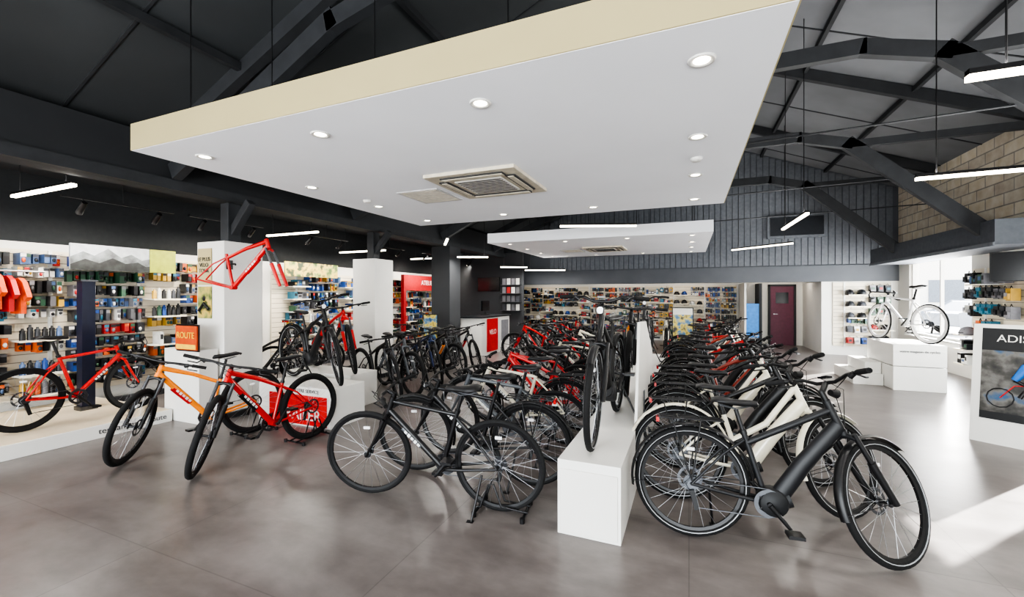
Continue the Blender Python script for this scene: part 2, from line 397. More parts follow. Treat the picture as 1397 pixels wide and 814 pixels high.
# --- left front group
put('mtb',-4.80,2.88,head=-100,lean=3,fr=F_org,ac=F_red,forkc=F_blk,steer=50)
put('mtb',-3.95,2.98,head=-93,lean=2,fr=F_red,ac=F_blk,forkc=F_blk,steer=50)
wstand(-4.70,3.44,-95)
wstand(-3.93,3.52,-92)
put('ebike',-4.55,4.15,z=.48,head=-14,fr=F_blk,ac=F_red,steer=-25)
put('mtb',-4.95,4.88,z=.48,head=-18,fr=F_red,ac=F_blk,steer=-25)
# --- platform bikes
put('road',-6.55,2.68,z=.15,head=90,lean=0,fr=F_red,ac=F_blk,steer=5)
put('road',-7.0,1.2,z=.15,head=90,lean=0,fr=F_blk,ac=F_red,steer=5)
# --- mid left row
row=[('mtb',F_blk,F_gry),('mtb',F_gry,F_blk),('city',F_blk,F_blk),('mtb',F_blu,F_blk),('mtb',F_blk,F_org),('city',F_gry,F_blk),('mtb',F_blk,F_red)]
y=5.45
for i,(k,f,a) in enumerate(row):
    put(k,-4.55+random.uniform(-.06,.06),y,head=-20+random.uniform(-8,8),lean=2,fr=f,ac=a,steer=[-20,5,-30][i%3],fend=False); y+=.42
for i,(xx,yy) in enumerate(((-6.75,5.2),(-6.75,5.9),(-6.7,7.7),(-6.75,8.4))):
    put(['mtb','city'][i%2],xx,yy,head=75,fr=[F_blk,F_blk,F_red,F_gry][i],ac=F_blk,steer=[-20,5][i%2],fend=False)
# --- back area
cols=[F_blk,F_red,F_gry,F_blk,F_org,F_blk,F_wht,F_blk,F_red,F_blk]
for i in range(10):
    put(['mtb','road','city'][i%3],-3.7+i*.52,13.0,head=-90+random.uniform(-12,12),fr=cols[i],ac=F_blk,steer=[10,-14][i%2])
for i in range(5):
    put(['mtb','city'][i%2],-3.25+random.uniform(-.08,.08),9.4+i*.55,head=172,fr=[F_red,F_blk,F_gry,F_blk,F_red][i],ac=F_blk,steer=[10,-14][i%2],fend=False)
# --- white bike on podium
put('road',3.55,9.78,z=.778,head=112,fr=F_pw,ac=F_slv,rim=F_pw,steer=-10)
o=bpy.data.objects.new('bicycle_frame',bike('mtb',F_red,F_red,steer=0,forkc=F_red,frame_only=True)); COL.objects.link(o)
o.location=(-5.04,3.50,1.40); o.rotation_euler=(0,math.radians(4),math.radians(14))
b=MB(); b.tube([(-5.53,3.7,2.0),(-5.3,3.62,2.0),(-5.15,3.52,1.98)],.012,M_black,8); b.box((-5.525,3.7,2.0),(.01,.08,.12),M_black); b.obj('frame_wall_bracket')

# ------------------------------------------------------------ room shell
fm=floor_mat()
b=MB(); b.bb(-8.2,5.2,-4.2,16.3,-.1,0,fm); b.obj('floor')
def rz(x): return 6.2-.4*(x-.5) if x>.5 else 6.2-.43*(.5-x)
b=MB()
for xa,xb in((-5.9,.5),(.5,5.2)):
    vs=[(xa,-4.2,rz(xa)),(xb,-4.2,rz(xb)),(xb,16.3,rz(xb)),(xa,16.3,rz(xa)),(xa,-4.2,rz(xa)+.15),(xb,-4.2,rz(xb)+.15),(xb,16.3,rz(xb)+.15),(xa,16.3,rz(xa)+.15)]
    b.add(vs,[[0,1,2,3],[7,6,5,4],[0,4,5,1],[3,2,6,7],[0,3,7,4],[1,5,6,2]],M_roof if xa>0 else mat('charcoal_roof_shaded',(62,65,67),.8,var=.12,scale=1.2))  # same roof on both slopes: lit and shaded tones put into the colours
    for k in range(14):
        yy=-3.4+k*1.4
        b.beam((xa,yy,rz(xa)-.006),(xb,yy,rz(xb)-.006),.025,.012,M_beam)
b.bb(-8.2,-5.9,-4.2,16.3,3.2,3.35,M_dark)
b.bb(-5.98,-5.86,-4.2,16.3,3.2,3.6,M_dark)
b.obj('ceiling')
M_dk2=mat('upper_wall_black',(38,40,42),.8)
b=MB(); b.bb(-8.2,-8,-4.2,16.3,0,2.3,M_wallw); b.bb(-8.2,-8,-4.2,16.3,2.3,3.2,M_dk2); b.obj('wall_left')
wins=[(10.9,13.4,.66,2.44),(7.15,7.95,.3,2.44)]
BR=brick_mat()
b=MB()
b.bb(5,5.2,-4.2,16.3,2.44,4.55,BR)
segs=[(-4.2,7.15),(7.95,10.9),(13.4,16.3)]
for s0,s1 in segs: b.bb(5,5.2,s0,s1,0,2.44,M_wallw)
for w in wins: b.bb(5,5.2,w[0],w[1],0,w[2],M_wallw)
b.obj('wall_right')
for i,w in enumerate(wins):
    b=MB(); t=.05; y0,y1,z0,z1=w
    for (a,c,d,e_) in((y0,y1,z0,z0+t),(y0,y1,z1-t,z1),(y0,y0+t,z0,z1),(y1-t,y1,z0,z1)):
        b.bb(5.05,5.13,a,c,d,e_,M_white)
    if i==0: b.bb(5.06,5.12,(y0+y1)/2-.02,(y0+y1)/2+.02,z0,z1,M_white)
    b.bb(4.9,5.05,y0,y1,z0-.04,z0,M_white)
    b.obj('window_%d'%(i+1))
b=MB(); b.bb(-8.2,-7,-4.2,-4,0,3.2,M_wallw); b.bb(4,5.2,-4.2,-4,0,4.6,M_wallw); b.bb(-7,4,-4.2,-4,0,.3,M_wallw)
pts=[(-8.2,2.9),(5.2,2.9),(5.2,rz(5.2)),(.5,6.2),(-5.9,rz(-5.9)),(-8.2,3.3)]
n=len(pts); vs=[(x,-4.2,z) for x,z in pts]+[(x,-4.0,z) for x,z in pts]
b.add(vs,[list(range(n)),[n+i for i in range(n)][::-1]]+[[i,(i+1)%n,n+(i+1)%n,n+i] for i in range(n)],M_dark)
for k in range(6): b.bb(-7+k*2.2-.04,-7+k*2.2+.04,-4.15,-4.05,.3,2.9,M_steel)
b.obj('wall_front')
b=MB(); b.bb(-8.2,5.2,16.1,16.3,0,3.0,M_wallw); b.obj('wall_back')
b=MB(); pts=[(-8,1.98),(5,1.98),(5,rz(5)),(.5,6.2),(-5.9,rz(-5.9)),(-5.9,3.2),(-8,3.2)]
n=len(pts); vs=[(x,14.0,z) for x,z in pts]+[(x,14.2,z) for x,z in pts]
b.add(vs,[list(range(n)),[n+i for i in range(n)][::-1]]+[[i,(i+1)%n,n+(i+1)%n,n+i] for i in range(n)],M_gable)
M_slat=mat('charcoal_batten',(100,104,110),.7)
x=-4.4
while x<4.8:
    b.bb(x,x+.135,13.98,14.0,2.45,rz(x+ (.13 if x>.5 else 0))-.02,M_slat); x+=.155
b.bb(-8,5,13.95,14,1.98,2.42,M_gable)
b.obj('wall_gable_slatted')
b=MB(); b.bb(3.5,5,14,14.15,0,1.98,M_wallw); b.bb(3.35,3.5,14,16.1,0,1.98,M_wallw); b.obj('wall_back_side')
b=MB(); b.bb(2.05,3.45,13.9,13.97,3.2,3.85,M_slat); b.bb(2.12,3.38,13.88,13.9,3.27,3.78,mat('vent_dark',(40,43,48),.3)); b.obj('window_3')  # framed dark rectangle is a vent in the gable
b=MB(); b.bb(-8,5,14.2,16.1,2.2,2.3,M_wallw); b.obj('ceiling_recess')
M_bulk=mat('bulkhead_grey',(78,82,88),.7)
b=MB(); b.bb(4.2,5,8.6,13.3,2.36,2.74,M_bulk); b.bb(4.18,4.2,8.6,13.3,2.34,2.4,M_slat); b.obj('trim_bulkhead')
b=MB(); b.bb(-5.92,-5.66,-4,14,2.85,3.45,M_dark); b.bb(-5.66,-5.6,-4,14,2.85,2.97,M_beam)
b.obj('beam_left')
M_poster_g=photo_mat('green_poster_print',[(70,92,52),(150,150,90),(196,170,90),(60,70,50)],6)
for i,yy in enumerate((3.9,6.75,9.5)):
    b=MB(); m=M_white if i<2 else M_dark
    b.bb(-6.07,-5.53,yy-.27,yy+.27,0,2.31 if i<2 else 2.85,m)
    if i<2:
        b.bb(-6.09,-5.51,yy-.29,yy+.29,0,.08,M_steel)
        b.bb(-5.88,-5.72,yy-.09,yy+.09,2.31,2.85,M_beam)
        b.beam((-5.75,yy,2.45),(-5.4,yy,2.85),.1,.1,M_beam)
    o=b.obj('column_clad',bevel=.008)
    if i==0:
        b=MB(); b.bb(-6.03,-5.76,yy-.285,yy-.275,1.30,1.72,M_poster_g); b.bb(-6.03,-5.76,yy-.285,yy-.275,1.74,2.22,M_cream)
        b.tube([(-6.0,yy-.29,1.40),(-5.9,yy-.29,1.5),(-5.8,yy-.29,1.42)],.02,M_matte,6); b.ell((-5.9,yy-.29,1.56),(.03,.008,.035),M_matte,8,5)
        p=b.obj('column_poster')
        text(p,'LE PLUS\nVELO\nTOUR',.075,(-5.90,yy-.29,2.0),(90,0,0),M_beam)
for yy in (.2,3.1,6.0,9.0,12.0):
    b=MB(); w,h=.1,.18
    def bm(a,c,h=h): b.beam((a[0],yy,a[1]),(c[0],yy,c[1]),w,h,M_beam)
    bm((-2.2,4.42),(1.85,4.42)); bm((1.8,4.42),(2.6,4.2)); bm((2.5,4.25),(4.3,2.6),.22); bm((2.5,4.2),(4.95,4.2),.12)
    bm((.5,6.1),(4.9,4.32)); bm((.5,6.1),(-5.8,3.42)); bm((.5,4.42),(.5,6.1),.12)
    bm((-2.2,4.42),(-3.2,4.2)); bm((-3.1,4.25),(-5.6,3.05),.2)
    b.tube([(-5.6,yy+.02,3.35),(4.95,yy+.02,3.6)],.012,M_beam,6)
    b.obj('roof_truss')
b=MB()
for x in(-4.4,-2.8,-1.1,1.9,3.4): b.beam((x,-4,rz(x)-.07),(x,13.9,rz(x)-.07),.06,.08,M_beam)
b.obj('roof_purlins')
b=MB()
b.bb(-7.98,-7.9,-4,14,0,.08,M_steel); b.obj('baseboard_left')

# ------------------------------------------------------------ suspended panels
def wire(b,x,y,z0,z1=None):
    b.tube([(x,y,z0),(x,y,(rz(x) if x>-5.7 else 3.2) if z1 is None else z1)],.0055,M_black,4)
DL=[]
def panel(y0,y1,name,rows,sidem):
    b=MB(); x0,x1,z0,z1=-4.27,.42,2.8,3.02
    b.bb(x0+.004,x1-.004,y0+.004,y1-.004,z0,z1-.004,M_panel)
    for (a,c,d,e_) in((x0,x1,y0-.004,y0+.004),(x0,x1,y1-.004,y1+.004),(x0-.004,x0+.004,y0,y1),(x1-.004,x1+.004,y0,y1)): b.bb(a,c,d,e_,z0+.002,z1,sidem)
    for x in(-4,-3,-2,-1,.1):
        for yy in(y0+.3,y1-.3): wire(b,x,yy,z1)
    o=b.obj(name)
    xs=[-3.86,-2.53,-1.2,.06]
    for j,yy in enumerate(rows):
        for i,x in enumerate(xs):
            if j in(0,len(rows)-1) or i in(0,3):
                d=MB(); d.lathe([(.042,-.004),(.062,-.010),(.070,-.001),(.042,-.001)],(0,0,0),M_white,24,axis='Z')
                d.lathe([(.0005,-.003),(.042,-.003)],(0,0,0),M_down,20,closed=False,axis='Z')
                q=d.obj('recessed_downlight',(x,yy,z0)); DL.append((x,yy,z0))
    return o
panel(2.04,6.16,'suspended_ceiling_panel',[2.37,3.5,4.6,5.75],M_cream)
panel(8.8,12.9,'suspended_ceiling_panel',[9.15,10.3,11.4,12.5],M_panel)
M_acg=mat('grille_beige',(198,190,172),.5); M_slot=mat('dark_slot',(52,52,52),.6)
for cy in(4.06,10.85):
    b=MB(); cx=-1.96
    b.bb(cx-.49,cx+.49,cy-.49,cy+.49,2.765,2.799,M_acg)
    b.bb(cx-.26,cx+.26,cy-.26,cy+.26,2.755,2.766,M_white)
    for k in range(9): b.bb(cx-.24,cx+.24,cy-.23+k*.055,cy-.21+k*.055,2.752,2.756,M_slot)
    for sx,sy in((0,.37),(0,-.37)): b.bb(cx-.34,cx+.34,cy+sy-.05,cy+sy+.05,2.752,2.766,M_slot); b.beam((cx-.33,cy+sy,2.75),(cx+.33,cy+sy,2.75),.06,.008,M_acg)
    for sx in(.37,-.37): b.bb(cx+sx-.05,cx+sx+.05,cy-.3,cy+.3,2.752,2.766,M_slot); b.beam((cx+sx,cy-.28,2.75),(cx+sx,cy+.28,2.75),.06,.008,M_acg)
    b.obj('air_conditioning_cassette',bevel=.01)
    b=MB(); b.bb(-3.15,-2.6,cy+.0,cy+.6,2.790,2.80,mat('access_hatch',(186,186,186),.6))
    for k in range(10): b.bb(-3.12,-2.63,cy+.03+k*.056,cy+.05+k*.056,2.787,2.791,M_acg)
    b.obj('ceiling_vent_grille')
for(x,yy) in((.06,4.05),(-3.75,4.25)):
    b=MB(); b.lathe([(.001,-.03),(.035,-.028),(.05,-.012),(.052,0),(.001,0)],(0,0,0),M_white,20,closed=False,axis='Z'); b.obj('smoke_detector',(x,yy,2.8))

# ------------------------------------------------------------ linear pendants
def pend(p0,p1,z,en=36):
    p0=V((p0[0],p0[1],z));p1=V((p1[0],p1[1],z)); b=MB()
    b.beam(p0+V((0,0,.03)),p1+V((0,0,.03)),.045,.03,M_black)
    b.beam(p0,p1,.045,.03,M_glassl)
    for t in(.12,.88):
        q=p0.lerp(p1,t); wire(b,q.x,q.y,z+.045)
    o=b.obj('linear_pendant_light')
    m=(p0+p1)/2; az=math.atan2(p1.y-p0.y,p1.x-p0.x)
    for nm,dz,rx,e2 in(('glow',-.03,0,en),('roof_fill',.05,math.pi,24 if m.x>1 else 4)):  # upward lamp is added fill for roof and brick, stronger at right
        l=bpy.data.lights.new(nm,'AREA'); l.shape='RECTANGLE'; l.size=(p1-p0).length; l.size_y=.06; l.energy=e2; l.color=(1,.97,.92)
        lo=bpy.data.objects.new(nm,l); COL.objects.link(lo); lo.parent=o; lo.location=m+V((0,0,dz)); lo.rotation_euler=(rx,0,az)
for a in [((-7.3,2.35),(-5.95,2.35),2.76),((-7.5,5.75),(-6.2,5.75),2.75),((-7.5,7.6),(-6.2,7.6),2.6),((-4.55,7.5),(-5.1,8.3),2.75),((-7.4,10.2),(-6.1,10.2),2.65),
          ((-2.1,7.25),(-.85,7.7),2.82),((1.05,12.6),(2.2,11.5),2.8),((1.57,9.0),(1.6,7.4),2.8),((2.16,5.65),(3.5,5.6),2.8),((1.42,3.14),(2.75,3.14),2.8),
          ((-5.3,9.2),(-4.6,9.5),2.55),((-5.2,11.6),(-4.5,12.0),2.45),((-4.8,12.6),(-3.6,13.0),2.4),((2.2,1.0),(3.5,1.0),2.8),((-5.2,.3),(-3.9,.3),2.8),((-1,-1.5),(.3,-1.5),2.8),((-7.4,-.6),(-6.1,-.6),2.76)]:
    pend(*a)
for yy in(1.2,3.2,4.6,6.6,8.6,10.6,12.4):
    b=MB(); b.bb(-6.9,-6.86,yy-.6,yy+.6,2.78,2.81,M_black); b.tube([(-6.88,yy,2.8),(-6.88,yy,3.2)],.006,M_black,5)
    for d in(-.4,.4):
        b.tube([(-6.88,yy+d,2.78),(-6.88,yy+d,2.70)],.008,M_black,6); b.tube([(-6.84,yy+d,2.74),(-6.98,yy+d,2.62)],[.03,.036],M_black,10)
        b.tube([(-6.98,yy+d,2.62),(-6.983,yy+d,2.617)],.03,M_down,10)
    o=b.obj('track_spotlight')
    l=bpy.data.lights.new('beam','AREA'); l.size=1.0;l.size_y=.1;l.shape='RECTANGLE'; l.energy=17; l.color=(1,.93,.82)
    l.spread=math.radians(110)
    lo=bpy.data.objects.new('beam',l); COL.objects.link(lo); lo.parent=o; lo.location=(-6.9,yy,2.6)
    lo.rotation_euler=V((-1,0,-1.15)).to_track_quat('-Z','Y').to_euler()

# ------------------------------------------------------------ merchandise walls
PC=[(22,22,24),(28,28,31),(40,42,46),(160,34,32),(30,66,130),(205,205,202),(176,140,54),(196,92,40),(50,84,64),(44,104,126),(120,120,125),(24,24,26),(60,62,68),(190,190,186),(20,20,22),(70,92,128),(90,90,94),(35,35,38)]
PAL=[mat('pack_%d'%i,c,.45) for i,c in enumerate(PC)]
M_slw=mat('slatwall_white',(216,206,186),.5,var=.03,scale=2); M_groove=mat('slatwall_groove',(150,142,128),.6)
M_price=mat('price_strip',(226,218,196),.5)
def merch(name,loc,rot,W,z0,z1,seed,kinds=None,panelled=True):
    rd=random.Random(seed)
    if panelled:
        b=MB(); b.bb(0,W,0.002,.03,z0,z1,M_slw)
        z=z0+.08
        while z<z1-.03: b.bb(.01,W-.01,.03,.032,z,z+.012,M_groove); z+=.10
        x=0
        while x<=W+.01: b.bb(x-.02,x+.02,0.002,.05,z0,z1,M_white); x+=1.0 if W>=1 else W
        b.obj('slatwall_panel',loc,rot)
    b=MB(); x=.04
    while x<W-.3:
        sw=min(rd.choice([.46,.46,.92]),W-x-.04)
        z=z1-.06
        kind=rd.choice(kinds or ['packs','packs','packs','packs','boxes'])
        base=rd.choice(PAL)
        while z>z0+.2:
            if rd.random()<.3: kind=rd.choice(kinds or ['packs','packs','packs','boxes','bottles','packs','packs'])
            if kind=='packs':
                h=rd.uniform(.12,.19); w=rd.uniform(.05,.085); xx=x+w/2
                while xx+w/2<x+sw:
                    if rd.random()<.3: base=rd.choice(PAL)
                    dp=rd.uniform(.04,.2); hh=h*rd.uniform(.75,1)
                    b.tube([(xx,.03,z),(xx,.25,z+.01)],.003,M_alu,4)
                    b.box((xx,.05+dp/2,z-hh/2),(w*.82,dp,hh),base)
                    b.box((xx,.052+dp,z-hh*.18),(w*.8,.004,hh*.3),rd.choice(PAL))
                    if rd.random()<.6: b.ell((xx,.06+dp,z-hh*.62),(w*.3,.015,hh*.22),rd.choice(PAL),8,4)
                    xx+=w+.008
                z-=h+.03
            elif kind=='boxes' or kind=='bottles' or kind=='helmets':
                sh=.24 if kind!='helmets' else .27; zz=z-sh
                b.bb(x,x+sw,.03,.33,zz-.015,zz,M_white); b.bb(x,x+sw,.33,.335,zz-.02,zz+.005,M_price)
                xx=x+.02
                while xx<x+sw-.06:
                    if kind=='boxes':
                        w=rd.uniform(.05,.13);h=rd.uniform(.08,.2)
                        if xx+w>x+sw: break
                        b.bb(xx,xx+w*.94,.08,.28,zz,zz+h,rd.choice(PAL)); b.bb(xx+w*.15,xx+w*.8,.28,.283,zz+h*.4,zz+h*.8,rd.choice(PAL)); xx+=w
                    elif kind=='bottles':
                        h=rd.uniform(.14,.2); c=rd.choice(PAL); r=.03
                        b.tube([(xx+r,.2,zz),(xx+r,.2,zz+h*.55),(xx+r,.2,zz+h*.62),(xx+r,.2,zz+h*.8),(xx+r,.2,zz+h*.86),(xx+r,.2,zz+h)],[r,r,r*.85,r,r*.5,r*.4],c,10); xx+=.068
                    else:
                        c=PAL[rd.choice([0,1,2,3,5,10,12,14,16,4])]; j=rd.uniform(-.02,.02)
                        b.ell((xx+.12,.19+j,zz+.02),(.095,.135,.12+j),c,14,6,zmin=-.2)
                        for kx in(-.05,0,.05): b.tube([(xx+.12+kx,.07,zz+.10),(xx+.12+kx,.18,zz+.142-abs(kx)*.3),(xx+.12+kx,.29,zz+.09)],.009,PAL[0],5)
                        b.box((xx+.12,.32,zz+.04),(.13,.05,.01),PAL[0]); b.tube([(xx+.05,.2,zz+.02),(xx+.12,.24,zz-.06),(xx+.19,.2,zz+.02)],.004,PAL[0],4); xx+=.25+j
                z-=sh+.03
            else:
                h=.26; xx=x+.08
                while xx<x+sw-.04:
                    c=rd.choice(PAL) if rd.random()<.5 else base
                    hh=h*rd.uniform(.7,1)
                    b.box((xx,.13,z-hh*.5),(.12,.12,hh*.8),c); b.box((xx,.20,z-hh*.62),(.10,.04,hh*.4),c)
                    b.tube([(xx-.03,.15,z-.03),(xx,.15,z+.02),(xx+.03,.15,z-.03)],.006,PAL[0],5)
                    b.box((xx,.225,z-hh*.5),(.06,.01,.06),rd.choice(PAL)); xx+=.155
                z-=h+.04
        x+=sw+.03
    return b.obj(name,loc,rot)
merch('wall_merchandise_display',(-8,5.9,0),-90,8.0,.25,2.2,31,)
merch('wall_merchandise_display',(-8,13.8,0),-90,7.6,.25,2.1,12)
merch('wall_merchandise_display',(1.5,16.1,0),180,8.2,.2,1.95,13,['boxes','helmets','packs','boxes','bags','packs'])
merch('wall_merchandise_display',(4.85,14.0,0),180,1.25,.25,1.95,14,['helmets','bags','bags','packs'])
merch('wall_merchandise_display',(5,9.4,0),90,1.4,.3,2.1,15,['bags','helmets','boxes'])
M_sky=mat('print_pale_sky',(150,154,158),.45); M_r1=mat('print_ridge_light',(100,104,106),.45,var=.5,scale=9); M_r2=mat('print_ridge_dark',(42,44,44),.45,var=.5,scale=12)
b=MB(); b.bb(-7.6,-7.57,2.95,3.85,1.95,2.3,M_sky); b.bb(-7.6,-7.56,3.85,4.2,1.95,2.3,mat('lime_print',(140,146,48),.5)); b.bb(-7.99,-7.6,3.5,3.52,2.2,2.22,M_steel)
rg=[(2.95,2.12),(3.08,2.2),(3.2,2.15),(3.35,2.26),(3.5,2.14),(3.62,2.2),(3.75,2.12),(3.85,2.15)]
b.add([(-7.568,2.95,1.95)]+[(-7.568,a,z) for a,z in rg]+[(-7.568,3.85,1.95)],[list(range(10))],M_r1)
rg=[(2.95,2.02),(3.1,2.1),(3.25,2.05),(3.4,2.13),(3.55,2.06),(3.7,2.09),(3.8,2.03),(3.85,2.04)]
b.add([(-7.565,2.95,1.95)]+[(-7.565,a,z) for a,z in rg]+[(-7.565,3.85,1.95)],[list(range(10))],M_r2)
b.obj('mountain_banner_sign')
b=MB(); b.bb(-7.6,-7.57,6.2,7.6,2.0,2.3,M_poster_g); b.bb(-7.99,-7.6,6.9,6.92,2.2,2.22,M_steel);b.obj('shelf_header_sign')
M_dred=mat('deep_red_board',(150,26,30),.5)
b=MB(); b.bb(-7.6,-7.5,10.0,12.4,1.75,2.2,M_dred); b.bb(-7.6,-7.5,10.0,10.1,0,1.75,M_dred); b.bb(-7.6,-7.5,12.3,12.4,0,1.75,M_dred); o=b.obj('red_department_sign')
text(o,'ATELIER',.2,(-7.49,11.2,1.98),(90,0,90),M_white)
M_wood=mat('pale_platform_top',(206,192,168),.5,var=.06,scale=4)
b=MB(); b.bb(-7.9,-6.1,-3,3.35,0,.145,M_white); b.bb(-7.9,-6.12,-3,3.33,.145,.15,M_wood); o=b.obj('display_platform',bevel=.004)
text(o,'tendances & route',.09,(-6.098,2.95,.075),(90,0,90),M_steel)
b=MB(); b.bb(-7.18,-7.05,2.86,2.99,.15,1.78,mat('navy_board',(22,28,50),.4)); b.bb(-7.2,-7.03,2.84,3.01,.15,.2,M_steel); b.bb(-7.2,-7.03,2.84,3.01,1.78,1.8,M_steel); b.obj('display_totem_post')
M_oj=mat('jersey_orange_red',(216,84,34),.7,var=.25)
b=MB()
for k in range(6):
    yy=1.95+k*.1; zz=1.64-.03*(k%3)
    c=[M_oj,M_red,M_oj][k%3]
    vs=[(-7.72,yy,zz+.18),(-7.62,yy,zz+.23),(-7.48,yy,zz+.23),(-7.38,yy,zz+.18),(-7.26,yy,zz+.0),(-7.34,yy,zz-.05),(-7.41,yy,zz+.04),(-7.41,yy,zz-.2),(-7.69,yy,zz-.2),(-7.69,yy,zz+.04),(-7.76,yy,zz-.05),(-7.84,yy,zz)]
    n=12; v2=[(a,b_+.045,c_) for a,b_,c_ in vs]
    b.add(vs+v2,[list(range(n))[::-1],[n+i for i in range(n)]]+[[i,(i+1)%n,n+(i+1)%n,n+i] for i in range(n)],c)
    b.tube([(-7.62,yy+.02,zz+.23),(-7.55,yy+.02,zz+.26),(-7.48,yy+.02,zz+.23)],.005,M_alu,5)
b.tube([(-7.55,1.9,1.9),(-7.55,2.7,1.9)],.012,M_alu,8); b.tube([(-7.55,2.3,1.9),(-7.95,2.3,1.9)],.012,M_alu,8)
b.obj('jersey_rail')
M_rout=mat('orange_poster',(186,76,36),.45)
b=MB(); b.bb(-6.3,-5.6,3.37,3.6,0,.92,M_white); b.bb(-6.02,-5.6,3.34,3.36,.92,1.22,M_rout); b.bb(-6.04,-5.58,3.36,3.37,.9,1.24,M_black); b.bb(-6.0,-5.62,3.336,3.341,.93,.99,mat('yellow_print',(226,186,60),.5))
o=b.obj('poster_display_plinth',bevel=.003); text(o,'ROUTE',.11,(-5.81,3.334,1.1),(90,0,0),mat('yellow_print'))
b=MB(); b.bb(-5.15,-3.92,3.83,4.40,0,.48,M_white); b.bb(-4.95,-3.98,3.82,3.83,.02,.38,M_red); o=b.obj('bicycle_display_box',bevel=.005)
text(o,'TRAILER',.19,(-4.42,3.815,.14),(90,0,0),M_white); text(o,'A VOTRE SERVICE',.06,(-4.35,3.826,.43),(90,0,0),M_steel)
b=MB(); b.bb(-5.6,-4.35,4.6,5.15,0,.48,M_white); b.bb(-5.58,-4.37,4.59,4.6,.04,.44,M_wallw); b.obj('bicycle_display_box',bevel=.005)
b=MB()
for k in range(3): b.bb(-.82,-.40,2.77+k*1.9,2.77+(k+1)*1.9-.01,0,.5,M_white)
b.bb(-.80,-.42,2.762,2.77,.02,.44,M_wallw)
b.obj('long_display_plinth',bevel=.006)
b=MB(); pts=[(3.7,.505),(5.3,.505),(5.3,.95),(4.5,1.34),(3.95,1.36)]
n=5; vs=[(-.425,y_,z_) for y_,z_ in pts]+[(-.402,y_,z_) for y_,z_ in pts]
b.add(vs,[list(range(n)),[n+i for i in range(n)][::-1]]+[[i,(i+1)%n,n+(i+1)%n,n+i] for i in range(n)],M_white)
b.bb(-.398,-.39,4.2,4.26,.3,.7,M_steel); b.bb(-.398,-.39,5.0,5.06,.3,.7,M_steel)
b.obj('divider_board')
b=MB(); b.bb(-5.7,-5.0,9.95,11.8,0,1.0,M_white); b.bb(-5.75,-4.95,9.9,11.85,1.0,1.04,M_steel)
b.bb(-4.995,-4.985,10.25,10.95,.08,.97,M_red); b.bb(-4.995,-4.985,11.2,11.7,.3,.9,PAL[10])
o=b.obj('reception_counter'); text(o,'VELO',.18,(-4.98,10.6,.6),(90,0,90),M_white)
b=MB(); b.bb(-5.5,-5.45,10.9,11.35,1.16,1.45,M_screen); b.tube([(-5.48,11.12,1.04),(-5.48,11.12,1.2)],.02,M_black,8); b.bb(-5.56,-5.4,11.0,11.25,1.04,1.055,M_black); b.obj('computer_monitor')
b=MB(); b.bb(-7.4,-5.0,12.9,13.05,0,3.0,M_dark)
b.obj('wall_partition')
b=MB(); b.bb(-6.6,-5.8,12.84,12.89,1.75,2.2,M_screen); b.bb(-6.62,-5.78,12.88,12.9,1.73,2.22,M_black); b.obj('wall_television')
b=MB(); rd=random.Random(5)
for r_ in range(4):
    b.bb(-5.7,-5.05,12.7,12.895,1.1+r_*.28,1.115+r_*.28,M_steel)
    for c_ in range(4): b.bb(-5.68+c_*.16,-5.56+c_*.16,12.82,12.84,1.12+r_*.28,1.32+r_*.28,PAL[rd.choice([10,5,13,3,12,16])])
b.obj('brochure_rack')
M_door=mat('plum_door',(92,34,58),.5)
b=MB(); b.bb(2.45,3.1,16.04,16.09,0,1.9,M_door); b.bb(2.6,2.95,16.03,16.04,1.35,1.7,M_screen); b.bb(2.39,2.45,16.0,16.1,0,1.96,M_dark); b.bb(3.1,3.16,16.0,16.1,0,1.96,M_dark); b.bb(2.39,3.16,16.0,16.1,1.9,1.96,M_dark)
b.tube([(2.55,16.0,1.0),(2.55,16.03,1.0)],.02,M_alu,8); b.tube([(2.55,16.0,1.0),(2.65,16.0,1.0)],.01,M_alu,8)
b.obj('door_1')
b=MB(); b.bb(1.55,1.6,14.6,16.1,0,1.98,M_wallw); b.bb(2.02,2.1,15.2,16.1,0,1.98,M_dark); b.obj('wall_recess_fins')
b=MB(); b.bb(1.62,2.0,15.1,15.16,.3,1.35,mat('blue_panel',(40,120,190),.4)); b.bb(1.64,1.98,15.1,15.3,0,.3,M_steel); b.obj('blue_display_panel')
M_bp=photo_mat('blue_yellow_print',[(40,70,110),(90,130,160),(210,190,90),(60,60,60)],7)
b=MB(); b.bb(-.35,.08,10.75,10.78,.3,1.3,M_bp); b.bb(-.37,.1,10.77,10.8,.28,1.32,M_black)
b.bb(-.35,.08,10.742,10.75,1.15,1.3,M_wallw)
for x in(-.3,.03): b.tube([(x,10.79,0),(x,10.79,.3)],.012,M_black,6)
b.bb(-.35,.08,10.65,10.95,0,.02,M_black); b.obj('poster_stand')
b=MB(); b.bb(-5.7,-5.35,8.35,8.38,.5,1.15,M_bp); b.bb(-5.72,-5.33,8.37,8.4,.48,1.17,M_black); b.tube([(-5.53,8.39,0),(-5.53,8.39,.5)],.02,M_black,6); b.bb(-5.7,-5.35,8.28,8.5,0,.02,M_black); b.obj('poster_stand')
b=MB(); b.bb(3.2,3.9,9.15,10.3,0,.4,M_white); b.bb(3.2,3.9,9.15,10.3,.41,.775,M_white); b.bb(2.75,3.19,9.5,10.6,0,.2,M_white); b.bb(2.95,3.19,9.6,10.5,.2,.4,M_white)
o=b.obj('stepped_podium',bevel=.006)
text(o,'votre magasin de cycles',.055,(3.55,9.145,.66),(90,0,0),M_steel)
ang=-38
M_cyc=photo_mat('cyclist_photo_print',[(30,30,30),(64,62,58),(104,102,98),(48,84,120)],5)
b=MB()
prof=[(.0,0),(.42,0),(.26,1.28),(.18,1.28)]
vs=[(-.02,y_,z_) for y_,z_ in prof]+[(.72,y_,z_) for y_,z_ in prof]
